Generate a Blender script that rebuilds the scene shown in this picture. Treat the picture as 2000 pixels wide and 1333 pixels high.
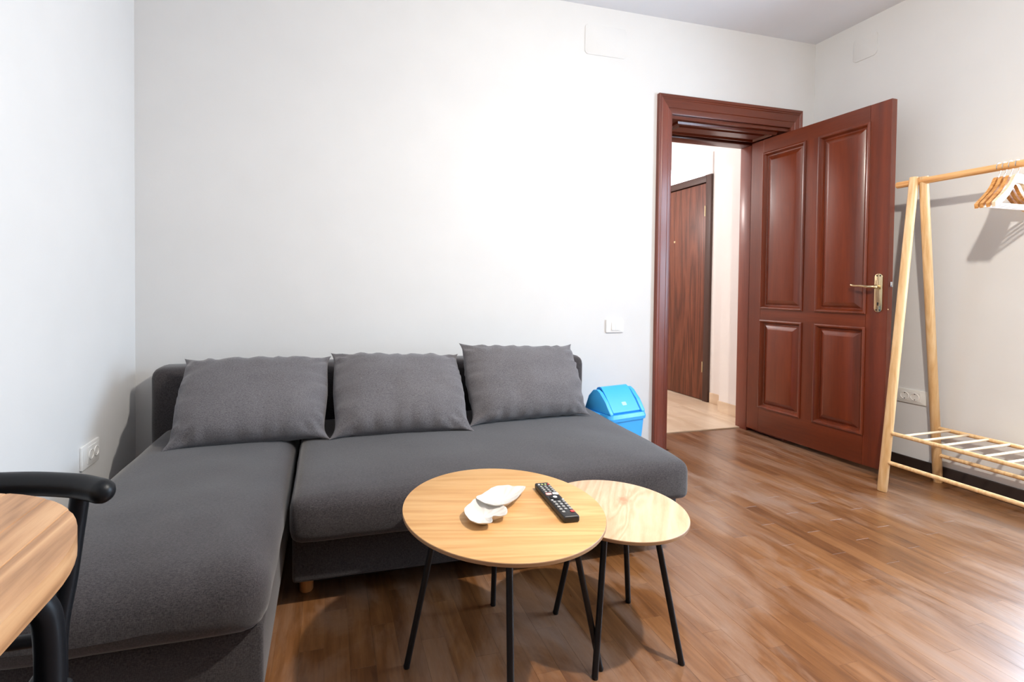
import bpy, bmesh, math, random
from mathutils import Vector, Matrix, noise

random.seed(7)
for o in list(bpy.data.objects):
    bpy.data.objects.remove(o, do_unlink=True)
SC = bpy.context.scene
COL = SC.collection

# ------------------------------------------------------------------ camera
CAM_Z = 1.06
yaw, pit, rol = (math.radians(v) for v in (14.4063, -1.109, 0.5267))
AX = Vector((math.sin(yaw) * math.cos(pit), math.cos(yaw) * math.cos(pit), math.sin(pit)))
R0 = Vector((math.cos(yaw), -math.sin(yaw), 0)); U0 = R0.cross(AX)
RX = R0 * math.cos(rol) + U0 * math.sin(rol); UX = -R0 * math.sin(rol) + U0 * math.cos(rol)
F_PX, CX_PX, CY_PX = 932.9253, 882.4803, 579.7846
cam_d = bpy.data.cameras.new('camera'); cam = bpy.data.objects.new('camera', cam_d); COL.objects.link(cam)
M = Matrix((RX, UX, -AX)).transposed().to_4x4(); M.translation = Vector((0, 0, CAM_Z))
cam.matrix_world = M
cam_d.sensor_width = 36; cam_d.sensor_fit = 'HORIZONTAL'; cam_d.lens = F_PX / 2000 * 36
cam_d.shift_x = (1000 - CX_PX) / 2000; cam_d.shift_y = (CY_PX - 666.5) / 2000
cam_d.clip_start = 0.02; cam_d.clip_end = 60
SC.camera = cam

def project(p):
    d = Vector(p) - Vector((0, 0, CAM_Z)); w = d.dot(AX)
    if w < 0.05: return None
    return CX_PX + F_PX * d.dot(RX) / w, CY_PX - F_PX * d.dot(UX) / w, w

# room measures (metres); camera stands at x=0, y=0
XL, XR, YB, YF, H = -0.926, 3.323, 2.667, -2.6, 2.80
WIN = (0.30, 1.54, 0.30, 2.25)      # window in the right wall: y0 y1 z0 z1

# ------------------------------------------------------------------ world, lights, exposure
world = bpy.data.worlds.new('world'); SC.world = world; world.use_nodes = True
bgn = world.node_tree.nodes['Background']
bgn.inputs['Color'].default_value = (0.62, 0.78, 1.0, 1); bgn.inputs['Strength'].default_value = 0.9

def area_light(name, loc, aim, sx, sy, power, color):
    d = bpy.data.lights.new(name, 'AREA'); d.shape = 'RECTANGLE'; d.size = sx; d.size_y = sy
    d.energy = power; d.color = color
    o = bpy.data.objects.new(name, d); COL.objects.link(o); o.location = loc
    o.rotation_euler = (Vector(aim) - Vector(loc)).to_track_quat('-Z', 'Y').to_euler()
    return o
def point_light(name, loc, power, color, r):
    d = bpy.data.lights.new(name, 'POINT'); d.energy = power; d.color = color; d.shadow_soft_size = r
    o = bpy.data.objects.new(name, d); COL.objects.link(o); o.location = loc
    return o
# daylight outside the window of the right wall
area_light('window_daylight', (XR + 0.60, 1.15, 1.50), (1.3, 1.20, 0.60), 1.50, 1.90, 205, (0.60, 0.79, 1.0))
# ceiling lamp of the room, in front of and above the tables
point_light('ceiling_lamp_light', (1.32, 0.62, 2.28), 84, (1.0, 0.925, 0.82), 0.032)
dl = area_light('ceiling_lamp_downlight', (1.32, 0.62, 2.245), (1.32, 0.62, 0), 0.06, 0.06, 21, (1.0, 0.925, 0.82)); dl.data.shape = 'DISK'
# ceiling lamp of the hallway
point_light('hall_lamp_light', (2.05, 4.35, 2.10), 42, (1.0, 0.91, 0.88), 0.14)

vs = SC.view_settings
vs.view_transform = 'Standard'; vs.look = 'None'; vs.gamma = 1.0; vs.use_curve_mapping = False
vs.exposure = 0.38
SC.cycles.max_bounces = 10; SC.cycles.diffuse_bounces = 6; SC.cycles.glossy_bounces = 4
SC.cycles.caustics_reflective = False; SC.cycles.caustics_refractive = False
SC.cycles.sample_clamp_indirect = 6

# ------------------------------------------------------------------ materials
def new_mat(name):
    m = bpy.data.materials.new(name); m.use_nodes = True
    nt = m.node_tree; b = nt.nodes['Principled BSDF']
    return m, nt, b
def nd(nt, typ, **kw):
    n = nt.nodes.new(typ)
    for k, v in kw.items():
        if k.startswith('i_'):
            n.inputs[k[2:].replace('_', ' ')].default_value = v
        else:
            setattr(n, k, v)
    return n
def ramp(nt, stops):
    r = nt.nodes.new('ShaderNodeValToRGB'); cr = r.color_ramp
    while len(cr.elements) > 1: cr.elements.remove(cr.elements[-1])
    for i, (p, c) in enumerate(stops):
        e = cr.elements[0] if i == 0 else cr.elements.new(p)
        e.position = p; e.color = (*c, 1)
    return r
def srgb(*c):
    return tuple((v / 255 / 12.92) if v / 255 <= 0.04045 else ((v / 255 + 0.055) / 1.055) ** 2.4 for v in c)
def simple(name, col, rough=0.5, metal=0.0, coat=0.0, spec=0.5):
    m, nt, b = new_mat(name)
    b.inputs['Base Color'].default_value = (*col, 1); b.inputs['Roughness'].default_value = rough
    b.inputs['Metallic'].default_value = metal; b.inputs['Coat Weight'].default_value = coat
    b.inputs['Specular IOR Level'].default_value = spec
    return m
def paint(name, col, bump=0.04, rough=0.85):
    m, nt, b = new_mat(name)
    tc = nd(nt, 'ShaderNodeNewGeometry')
    n1 = nd(nt, 'ShaderNodeTexNoise', i_Scale=5.0, i_Detail=3.0); nt.links.new(tc.outputs['Position'], n1.inputs['Vector'])
    r = ramp(nt, [(0.3, tuple(c * 0.975 for c in col)), (0.7, col)]); nt.links.new(n1.outputs['Fac'], r.inputs['Fac'])
    nt.links.new(r.outputs['Color'], b.inputs['Base Color']); b.inputs['Roughness'].default_value = rough
    n2 = nd(nt, 'ShaderNodeTexNoise', i_Scale=160.0, i_Detail=2.0); nt.links.new(tc.outputs['Position'], n2.inputs['Vector'])
    bp = nd(nt, 'ShaderNodeBump', i_Strength=bump, i_Distance=0.004); nt.links.new(n2.outputs['Fac'], bp.inputs['Height'])
    nt.links.new(bp.outputs['Normal'], b.inputs['Normal']); b.inputs['Specular IOR Level'].default_value = 0.3
    return m
def wood(name, dark, mid, light, angle=0.0, axis='X', scale=1.0, rough=0.4, coat=0.0, world=False, stretch=0.06, rings=3.0, vary=0.0, bump=0.05, spec=0.5, wavy=0.35):
    """grain runs along axis (turned by angle about z)"""
    m, nt, b = new_mat(name)
    src = nd(nt, 'ShaderNodeNewGeometry').outputs['Position'] if world else nd(nt, 'ShaderNodeTexCoord').outputs['Object']
    mp = nd(nt, 'ShaderNodeMapping'); mp.inputs['Rotation'].default_value = (0, 0, -angle)
    nt.links.new(src, mp.inputs['Vector'])
    st = nd(nt, 'ShaderNodeMapping'); s = {'X': (stretch, 1, 1), 'Y': (1, stretch, 1), 'Z': (1, 1, stretch)}[axis]
    st.inputs['Scale'].default_value = tuple(v * scale for v in s); nt.links.new(mp.outputs['Vector'], st.inputs['Vector'])
    vec = st.outputs['Vector']
    if vary:
        oi = nd(nt, 'ShaderNodeObjectInfo'); mul = nd(nt, 'ShaderNodeMath', operation='MULTIPLY'); mul.inputs[1].default_value = 37.0
        nt.links.new(oi.outputs['Random'], mul.inputs[0])
        add = nd(nt, 'ShaderNodeVectorMath', operation='ADD'); nt.links.new(vec, add.inputs[0]); nt.links.new(mul.outputs[0], add.inputs[1]); vec = add.outputs[0]
    big = nd(nt, 'ShaderNodeTexNoise', i_Scale=rings, i_Detail=2.0, i_Distortion=wavy); nt.links.new(vec, big.inputs['Vector'])
    k = nd(nt, 'ShaderNodeMath', operation='MULTIPLY'); k.inputs[1].default_value = 9.0; nt.links.new(big.outputs['Fac'], k.inputs[0])
    fr = nd(nt, 'ShaderNodeMath', operation='PINGPONG'); fr.inputs[1].default_value = 0.5; nt.links.new(k.outputs[0], fr.inputs[0])
    fine = nd(nt, 'ShaderNodeTexNoise', i_Scale=85.0, i_Detail=4.0, i_Roughness=0.65); nt.links.new(vec, fine.inputs['Vector'])
    a1 = nd(nt, 'ShaderNodeMath', operation='MULTIPLY_ADD'); a1.inputs[1].default_value = 0.75; nt.links.new(fr.outputs[0], a1.inputs[0])
    f2 = nd(nt, 'ShaderNodeMath', operation='MULTIPLY'); f2.inputs[1].default_value = 0.62; nt.links.new(fine.outputs['Fac'], f2.inputs[0])
    nt.links.new(f2.outputs[0], a1.inputs[2])
    r = ramp(nt, [(0.22, dark), (0.46, mid), (0.72, light)]); nt.links.new(a1.outputs[0], r.inputs['Fac'])
    out = r.outputs['Color']
    if vary:
        hs = nd(nt, 'ShaderNodeHueSaturation'); mr = nd(nt, 'ShaderNodeMapRange'); mr.inputs['To Min'].default_value = 1 - vary; mr.inputs['To Max'].default_value = 1 + vary
        nt.links.new(oi.outputs['Random'], mr.inputs['Value']); nt.links.new(mr.outputs[0], hs.inputs['Value']); nt.links.new(out, hs.inputs['Color']); out = hs.outputs['Color']
    nt.links.new(out, b.inputs['Base Color'])
    b.inputs['Roughness'].default_value = rough; b.inputs['Coat Weight'].default_value = coat; b.inputs['Coat Roughness'].default_value = 0.18
    b.inputs['Specular IOR Level'].default_value = spec
    bp = nd(nt, 'ShaderNodeBump', i_Strength=bump, i_Distance=0.002); nt.links.new(fine.outputs['Fac'], bp.inputs['Height']); nt.links.new(bp.outputs['Normal'], b.inputs['Normal'])
    m['out'] = 1
    return m
def fabric(name, c1, c2, weave=620.0):
    m, nt, b = new_mat(name)
    g = nd(nt, 'ShaderNodeTexCoord')
    vecs = []
    for s in ((0.28, 1, 1), (1, 1, 0.3)):
        mp = nd(nt, 'ShaderNodeMapping'); mp.inputs['Scale'].default_value = s; nt.links.new(g.outputs['Object'], mp.inputs['Vector'])
        n = nd(nt, 'ShaderNodeTexNoise', i_Scale=weave, i_Detail=2.0, i_Roughness=0.6); nt.links.new(mp.outputs['Vector'], n.inputs['Vector']); vecs.append(n.outputs['Fac'])
    av = nd(nt, 'ShaderNodeMath', operation='ADD'); nt.links.new(vecs[0], av.inputs[0]); nt.links.new(vecs[1], av.inputs[1])
    big = nd(nt, 'ShaderNodeTexNoise', i_Scale=7.0, i_Detail=4.0); nt.links.new(g.outputs['Object'], big.inputs['Vector'])
    ma = nd(nt, 'ShaderNodeMath', operation='MULTIPLY_ADD'); ma.inputs[1].default_value = 0.18; nt.links.new(big.outputs['Fac'], ma.inputs[0]); nt.links.new(av.outputs[0], ma.inputs[2])
    hf = nd(nt, 'ShaderNodeMath', operation='MULTIPLY'); hf.inputs[1].default_value = 0.46; nt.links.new(ma.outputs[0], hf.inputs[0])
    r = ramp(nt, [(0.36, c1), (0.64, c2)]); nt.links.new(hf.outputs[0], r.inputs['Fac']); nt.links.new(r.outputs['Color'], b.inputs['Base Color'])
    b.inputs['Roughness'].default_value = 0.92; b.inputs['Sheen Weight'].default_value = 0.25; b.inputs['Sheen Roughness'].default_value = 0.5
    b.inputs['Specular IOR Level'].default_value = 0.15
    bp = nd(nt, 'ShaderNodeBump', i_Strength=0.12, i_Distance=0.001); nt.links.new(av.outputs[0], bp.inputs['Height']); nt.links.new(bp.outputs['Normal'], b.inputs['Normal'])
    return m

PL_W, PL_L = 0.0705, 0.42
def plank_offset(col): return (col * 0.381966) % 1.0 * PL_L
def floor_wood(name):
    m, nt, b = new_mat(name)
    P = nd(nt, 'ShaderNodeNewGeometry').outputs['Position']
    sp = nd(nt, 'ShaderNodeSeparateXYZ'); nt.links.new(P, sp.inputs[0])
    def mth(op, a, c=None, c2=None):
        n = nd(nt, 'ShaderNodeMath', operation=op)
        for i, v in enumerate((a, c, c2)):
            if v is None: continue
            if isinstance(v, (int, float)): n.inputs[i].default_value = v
            else: nt.links.new(v, n.inputs[i])
        return n.outputs[0]
    col = mth('FLOOR', mth('DIVIDE', mth('SUBTRACT', sp.outputs[0], XL), PL_W))
    off = mth('MULTIPLY', mth('FRACT', mth('MULTIPLY', col, 0.381966)), PL_L)
    row = mth('FLOOR', mth('DIVIDE', mth('SUBTRACT', mth('SUBTRACT', sp.outputs[1], YF), off), PL_L))
    cb = nd(nt, 'ShaderNodeCombineXYZ'); nt.links.new(col, cb.inputs[0]); nt.links.new(row, cb.inputs[1])
    wn = nd(nt, 'ShaderNodeTexWhiteNoise', noise_dimensions='3D'); nt.links.new(cb.outputs[0], wn.inputs['Vector'])
    # grain along y, shifted per plank
    sh = nd(nt, 'ShaderNodeVectorMath', operation='SCALE'); sh.inputs['Scale'].default_value = 11.0; nt.links.new(wn.outputs['Color'], sh.inputs[0])
    ad = nd(nt, 'ShaderNodeVectorMath', operation='ADD'); nt.links.new(P, ad.inputs[0]); nt.links.new(sh.outputs[0], ad.inputs[1])
    mp = nd(nt, 'ShaderNodeMapping'); mp.inputs['Scale'].default_value = (1, 0.09, 1); nt.links.new(ad.outputs[0], mp.inputs['Vector'])
    g1 = nd(nt, 'ShaderNodeTexNoise', i_Scale=55.0, i_Detail=4.0, i_Roughness=0.6, i_Distortion=0.5); nt.links.new(mp.outputs[0], g1.inputs['Vector'])
    g2 = nd(nt, 'ShaderNodeTexNoise', i_Scale=9.0, i_Detail=2.0, i_Distortion=0.8); nt.links.new(mp.outputs[0], g2.inputs['Vector'])
    # wear that runs over the planks: streaks along y and soft blotches
    wm = nd(nt, 'ShaderNodeMapping'); wm.inputs['Scale'].default_value = (1, 0.33, 1); nt.links.new(P, wm.inputs['Vector'])
    w1 = nd(nt, 'ShaderNodeTexNoise', i_Scale=5.0, i_Detail=6.0, i_Roughness=0.66, i_Distortion=0.6); nt.links.new(wm.outputs[0], w1.inputs['Vector'])
    w2 = nd(nt, 'ShaderNodeTexNoise', i_Scale=1.7, i_Detail=3.0); nt.links.new(P, w2.inputs['Vector'])
    s = mth('MULTIPLY_ADD', g1.outputs['Fac'], 0.40, mth('MULTIPLY', g2.outputs['Fac'], 0.30))
    s = mth('ADD', s, mth('MULTIPLY', mth('SUBTRACT', wn.outputs['Value'], 0.5), 0.07))
    s = mth('ADD', s, mth('MULTIPLY', w1.outputs['Fac'], 0.34))
    r = ramp(nt, [(0.32, srgb(76, 44, 22)), (0.48, srgb(112, 71, 38)), (0.62, srgb(136, 92, 55)), (0.80, srgb(156, 114, 76))])
    nt.links.new(s, r.inputs['Fac'])
    wr = ramp(nt, [(0.46, (0, 0, 0)), (0.66, (1, 1, 1))]); nt.links.new(w1.outputs['Fac'], wr.inputs['Fac'])
    mixf = mth('MULTIPLY', wr.outputs['Color'], mth('MULTIPLY', w2.outputs['Fac'], 1.1))
    mx = nd(nt, 'ShaderNodeMixRGB'); mx.inputs['Color2'].default_value = (*srgb(150, 126, 110), 1)
    nt.links.new(mixf, mx.inputs['Fac']); nt.links.new(r.outputs['Color'], mx.inputs['Color1']); nt.links.new(mx.outputs[0], b.inputs['Base Color'])
    rr = nd(nt, 'ShaderNodeMapRange'); rr.inputs['To Min'].default_value = 0.20; rr.inputs['To Max'].default_value = 0.44
    nt.links.new(w1.outputs['Fac'], rr.inputs['Value']); nt.links.new(rr.outputs[0], b.inputs['Roughness'])
    b.inputs['Specular IOR Level'].default_value = 0.65
    b.inputs['Coat Weight'].default_value = 0.5; b.inputs['Coat Roughness'].default_value = 0.26
    bp = nd(nt, 'ShaderNodeBump', i_Strength=0.06, i_Distance=0.002); nt.links.new(g1.outputs['Fac'], bp.inputs['Height']); nt.links.new(bp.outputs['Normal'], b.inputs['Normal'])
    return m

MAT = {}
MAT['wall'] = paint('white_wall_paint', (0.69, 0.692, 0.692))
MAT['ceil'] = paint('white_ceiling_paint', (0.745, 0.765, 0.81), 0.02)
MAT['wall_far'] = paint('beige_far_wall', (0.30, 0.26, 0.22))
MAT['hallwall'] = paint('hall_wall_paint', (0.82, 0.79, 0.77), 0.02)
MAT['plank'] = floor_wood('worn_parquet')
MAT['subfloor'] = simple('dark_joint', srgb(58, 36, 22), 0.8)
MAT['cherry'] = wood('varnished_cherry_vertical', srgb(82, 31, 10), srgb(98, 38, 13), srgb(112, 46, 18), axis='Z', rough=0.34, coat=0.18, stretch=0.07, rings=2.2, scale=0.8, bump=0.02)
MAT['cherry_h'] = wood('varnished_cherry_horizontal', srgb(80, 31, 11), srgb(95, 38, 14), srgb(109, 46, 20), axis='X', rough=0.34, coat=0.18, stretch=0.07, rings=2.2, scale=0.8, bump=0.02)
MAT['cherry_frame'] = wood('cherry_frame', srgb(94, 40, 26), srgb(110, 50, 34), srgb(124, 60, 42), axis='Z', rough=0.40, coat=0.2, stretch=0.05, rings=3.0, bump=0.02)
MAT['hall_door'] = wood('dark_walnut_laminate', srgb(72, 36, 22), srgb(98, 52, 34), srgb(120, 68, 46), axis='Z', rough=0.42, stretch=0.06, rings=4.0, scale=1.6)
MAT['hall_frame'] = simple('dark_brown_frame', srgb(66, 42, 34), 0.5)
MAT['baseboard'] = simple('dark_baseboard', srgb(40, 28, 22), 0.5)
MAT['sofa'] = fabric('charcoal_weave', srgb(34, 32, 34), srgb(74, 69, 70), 520.0)
MAT['sofa_shade'] = simple('black_under_shade', (0.008, 0.008, 0.008), 0.9)  # black that stands in for the deep shade under the sofa
MAT['pillow'] = fabric('grey_weave', srgb(72, 70, 74), srgb(114, 111, 114), 520.0)
MAT['oak'] = wood('golden_oak', srgb(184, 136, 82), srgb(194, 148, 94), srgb(203, 160, 108), angle=math.radians(-12), axis='X', rough=0.45, world=True, stretch=0.085, rings=9.0, bump=0.03, wavy=0.8)
MAT['oak_edge'] = simple('tabletop_edge', srgb(150, 116, 84), 0.5)
MAT['oak_pale'] = wood('pale_oak', srgb(188, 152, 118), srgb(202, 168, 136), srgb(212, 182, 152), angle=math.radians(52), axis='X', rough=0.45, world=True, stretch=0.16, rings=9.0, bump=0.03, wavy=1.0)
MAT['black'] = simple('black_metal', (0.006, 0.006, 0.007), 0.42, 0, 0, 0.3)
MAT['black_gloss'] = simple('black_lacquer', (0.005, 0.006, 0.008), 0.40, 0, 0, 0.22)
MAT['pine'] = wood('pale_pine', srgb(206, 164, 112), srgb(216, 178, 128), srgb(226, 192, 146), axis='Z', rough=0.42, stretch=0.05, rings=8.0, scale=1.5, bump=0.02, vary=0.05)
MAT['pine_rod'] = wood('amber_pine', srgb(182, 124, 68), srgb(206, 152, 94), srgb(222, 176, 120), axis='Y', rough=0.42, stretch=0.05, rings=8.0, scale=1.5, bump=0.02)
MAT['pine_slat_lit'] = wood('lit_pine', srgb(200, 172, 136), srgb(212, 186, 152), srgb(222, 200, 168), axis='X', rough=0.45, stretch=0.05, rings=8.0, bump=0.02)  # slat pine made whiter, the strong light on it put into the colour
MAT['hanger'] = wood('hanger_wood', srgb(168, 110, 52), srgb(196, 138, 74), srgb(214, 160, 98), axis='X', rough=0.35, stretch=0.06, rings=10.0, scale=1.5, vary=0.06, bump=0.02)
MAT['hanger_lit'] = wood('lit_hanger_wood', srgb(204, 182, 146), srgb(218, 198, 166), srgb(228, 212, 184), axis='X', rough=0.4, stretch=0.06, rings=10.0, bump=0.02)  # cream copy of the hanger wood, strong light painted into its colour
MAT['dining'] = wood('dining_oak', srgb(140, 102, 70), srgb(176, 134, 96), srgb(198, 158, 118), axis='Y', rough=0.42, world=True, stretch=0.07, rings=7.0, scale=1.0, bump=0.03, vary=0.09)
MAT['bar_wood'] = simple('beech_bar', srgb(172, 142, 116), 0.5)
MAT['chrome'] = simple('chrome', (0.75, 0.75, 0.76), 0.18, 1.0)
MAT['brass'] = simple('satin_brass', srgb(214, 196, 158), 0.27, 1.0)
MAT['keyhole'] = simple('dark_hole', (0.006, 0.005, 0.005), 0.8)
MAT['plastic'] = simple('white_plastic', (0.80, 0.80, 0.79), 0.35)
MAT['plastic_sock'] = simple('socket_plastic', (0.76, 0.75, 0.72), 0.4)
MAT['blue'] = simple('blue_plastic', srgb(62, 168, 240), 0.36)
MAT['blue_in'] = simple('blue_plastic_shade', srgb(30, 112, 186), 0.45)
MAT['ceramic'] = simple('white_ceramic', (0.60, 0.57, 0.53), 0.35)
MAT['tile'] = None
MAT['grout'] = simple('grout', srgb(168, 148, 126), 0.9)
MAT['leg_wood'] = wood('sofa_leg_beech', srgb(170, 112, 62), srgb(200, 140, 84), srgb(218, 164, 108), axis='Z', rough=0.4, bump=0.02)
MAT['rubber'] = simple('remote_black', (0.012, 0.012, 0.013), 0.42)
MAT['key'] = simple('key_grey', (0.30, 0.30, 0.29), 0.4)
MAT['key_white'] = simple('key_white', (0.80, 0.80, 0.80), 0.4)
MAT['key_red'] = simple('key_red', srgb(206, 60, 62), 0.4)
MAT['key_pink'] = simple('key_pink', srgb(236, 176, 172), 0.4)
MAT['key_green'] = simple('key_green', srgb(176, 190, 120), 0.4)
def tile_mat():
    m, nt, b = new_mat('beige_tile')
    P = nd(nt, 'ShaderNodeNewGeometry').outputs['Position']
    mp = nd(nt, 'ShaderNodeMapping'); mp.inputs['Scale'].default_value = (1, 0.4, 1); nt.links.new(P, mp.inputs[0])
    n = nd(nt, 'ShaderNodeTexNoise', i_Scale=6.0, i_Detail=5.0, i_Distortion=1.0); nt.links.new(mp.outputs[0], n.inputs['Vector'])
    r = ramp(nt, [(0.35, srgb(206, 182, 154)), (0.65, srgb(226, 206, 182))]); nt.links.new(n.outputs['Fac'], r.inputs['Fac'])
    nt.links.new(r.outputs[0], b.inputs['Base Color']); b.inputs['Roughness'].default_value = 0.28
    return m
MAT['tile'] = tile_mat()
def emit(name, col, s):
    m, nt, b = new_mat(name); b.inputs['Emission Color'].default_value = (*col, 1); b.inputs['Emission Strength'].default_value = s
    b.inputs['Base Color'].default_value = (*col, 1); return m
MAT['transom'] = emit('backlit_transom_glass', (0.93, 0.96, 1.0), 5.0)
def glass_mat():
    m, nt, b = new_mat('window_glass')
    t = nd(nt, 'ShaderNodeBsdfTransparent'); g = nd(nt, 'ShaderNodeBsdfGlossy'); g.inputs['Roughness'].default_value = 0.02
    mx = nd(nt, 'ShaderNodeMixShader'); mx.inputs[0].default_value = 0.06
    nt.links.new(t.outputs[0], mx.inputs[1]); nt.links.new(g.outputs[0], mx.inputs[2])
    nt.links.new(mx.outputs[0], nt.nodes['Material Output'].inputs['Surface']); return m
MAT['glass'] = glass_mat()

# ------------------------------------------------------------------ mesh helpers
def link(o, parent=None):
    COL.objects.link(o)
    if parent: o.parent = parent
    return o
def obj(name, bm, mat, parent=None, smooth=True, angle=0.6, loc=None, rot=None):
    me = bpy.data.meshes.new(name)
    bmesh.ops.recalc_face_normals(bm, faces=bm.faces[:])
    bm.to_mesh(me); bm.free()
    me.materials.append(MAT[mat] if isinstance(mat, str) else mat)
    if smooth:
        me.shade_smooth()
        me.set_sharp_from_angle(angle=angle)
    o = bpy.data.objects.new(name, me); link(o, parent)
    if loc is not None: o.location = loc
    if rot is not None: o.rotation_euler = rot
    return o
def empty(name, loc, label, cat, group=None, rz=0.0):
    o = bpy.data.objects.new(name, None); COL.objects.link(o); o.location = loc; o.rotation_euler = (0, 0, rz)
    o.empty_display_size = 0.05
    tag(o, label, cat, group); return o
def tag(o, label, cat, group=None):
    o['label'] = label; o['category'] = cat
    if group: o['group'] = group
    return o
def struct(o, label=None, cat=None):
    o['kind'] = 'structure'
    if label: o['label'] = label
    if cat: o['category'] = cat
    return o
def box(bm, x0, x1, y0, y1, z0, z1, bev=0.0, seg=2):
    vs_ = [bm.verts.new((x, y, z)) for z in (z0, z1) for y in (y0, y1) for x in (x0, x1)]
    fs = [bm.faces.new([vs_[i] for i in f]) for f in ((0, 2, 3, 1), (4, 5, 7, 6), (0, 1, 5, 4), (2, 6, 7, 3), (0, 4, 6, 2), (1, 3, 7, 5))]
    if bev:
        es = list({e for f in fs for e in f.edges})
        bmesh.ops.bevel(bm, geom=es, offset=bev, segments=seg, affect='EDGES', profile=0.5)
    return bm
def bx(x0, x1, y0, y1, z0, z1, bev=0.0, seg=2):
    return box(bmesh.new(), x0, x1, y0, y1, z0, z1, bev, seg)
def tube(bm, pts, r, n=14, cap=True, dome=False):
    pts = [Vector(p) for p in pts]; rs = r if isinstance(r, (list, tuple)) else [r] * len(pts)
    if dome:
        def cp(p, q, rr, rev):
            d = (p - q).normalized(); ps = [(p + d * rr * math.sin(a), rr * math.cos(a)) for a in (0.4, 0.8, 1.15, 1.42)]
            return ps
        e = cp(pts[-1], pts[-2], rs[-1], 0); s = cp(pts[0], pts[1], rs[0], 1)
        pts = [p for p, _ in reversed(s)] + pts + [p for p, _ in e]; rs = [q for _, q in reversed(s)] + list(rs) + [q for _, q in e]
    rings = []; up = None
    for i, p in enumerate(pts):
        t = (pts[min(i + 1, len(pts) - 1)] - pts[max(i - 1, 0)]).normalized()
        if up is None:
            up = t.orthogonal().normalized()
        else:
            up = (up - t * up.dot(t)).normalized()
        s = t.cross(up)
        rings.append([bm.verts.new(p + (up * math.cos(a) + s * math.sin(a)) * rs[i]) for a in (2 * math.pi * k / n for k in range(n))])
    for a, b_ in zip(rings, rings[1:]):
        for k in range(n):
            bm.faces.new((a[k], a[(k + 1) % n], b_[(k + 1) % n], b_[k]))
    if cap:
        bm.faces.new(list(reversed(rings[0]))); bm.faces.new(rings[-1])
    return bm
def tb(pts, r, n=14, cap=True, dome=False): return tube(bmesh.new(), pts, r, n, cap, dome)
def smooth_path(pts, k=6):
    pts = [Vector(p) for p in pts]; out = []
    for i in range(len(pts) - 1):
        p0, p1, p2, p3 = pts[max(i - 1, 0)], pts[i], pts[i + 1], pts[min(i + 2, len(pts) - 1)]
        for j in range(k):
            t = j / k
            out.append(0.5 * ((2 * p1) + (p2 - p0) * t + (2 * p0 - 5 * p1 + 4 * p2 - p3) * t * t + (3 * p1 - p0 - 3 * p2 + p3) * t ** 3))
    out.append(pts[-1]); return out
def lathe(prof, n=32, bm=None, c=(0, 0, 0)):
    bm = bm or bmesh.new(); rings = []
    for r, z in prof:
        if r <= 1e-6: rings.append([bm.verts.new((c[0], c[1], c[2] + z))])
        else: rings.append([bm.verts.new((c[0] + r * math.cos(2 * math.pi * k / n), c[1] + r * math.sin(2 * math.pi * k / n), c[2] + z)) for k in range(n)])
    for a, b_ in zip(rings, rings[1:]):
        for k in range(n):
            q = [a[k % len(a)], a[(k + 1) % len(a)], b_[(k + 1) % len(b_)], b_[k % len(b_)]]
            u = []
            for v in q:
                if v not in u: u.append(v)
            if len(u) > 2: bm.faces.new(u)
    return bm
def prism(outline, z0, z1, bev=0.0, seg=2):
    """outline: list of (x,y); extruded along z"""
    bm = bmesh.new()
    a = [bm.verts.new((x, y, z0)) for x, y in outline]; b_ = [bm.verts.new((x, y, z1)) for x, y in outline]
    n = len(a)
    f0 = bm.faces.new(list(reversed(a))); f1 = bm.faces.new(b_)
    for k in range(n): bm.faces.new((a[k], a[(k + 1) % n], b_[(k + 1) % n], b_[k]))
    if bev: bmesh.ops.bevel(bm, geom=list(f1.edges) + list(f0.edges), offset=bev, segments=seg, affect='EDGES', profile=0.5)
    return bm
def turn(bm, mat4):
    bmesh.ops.transform(bm, matrix=mat4, verts=bm.verts[:]); return bm
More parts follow.
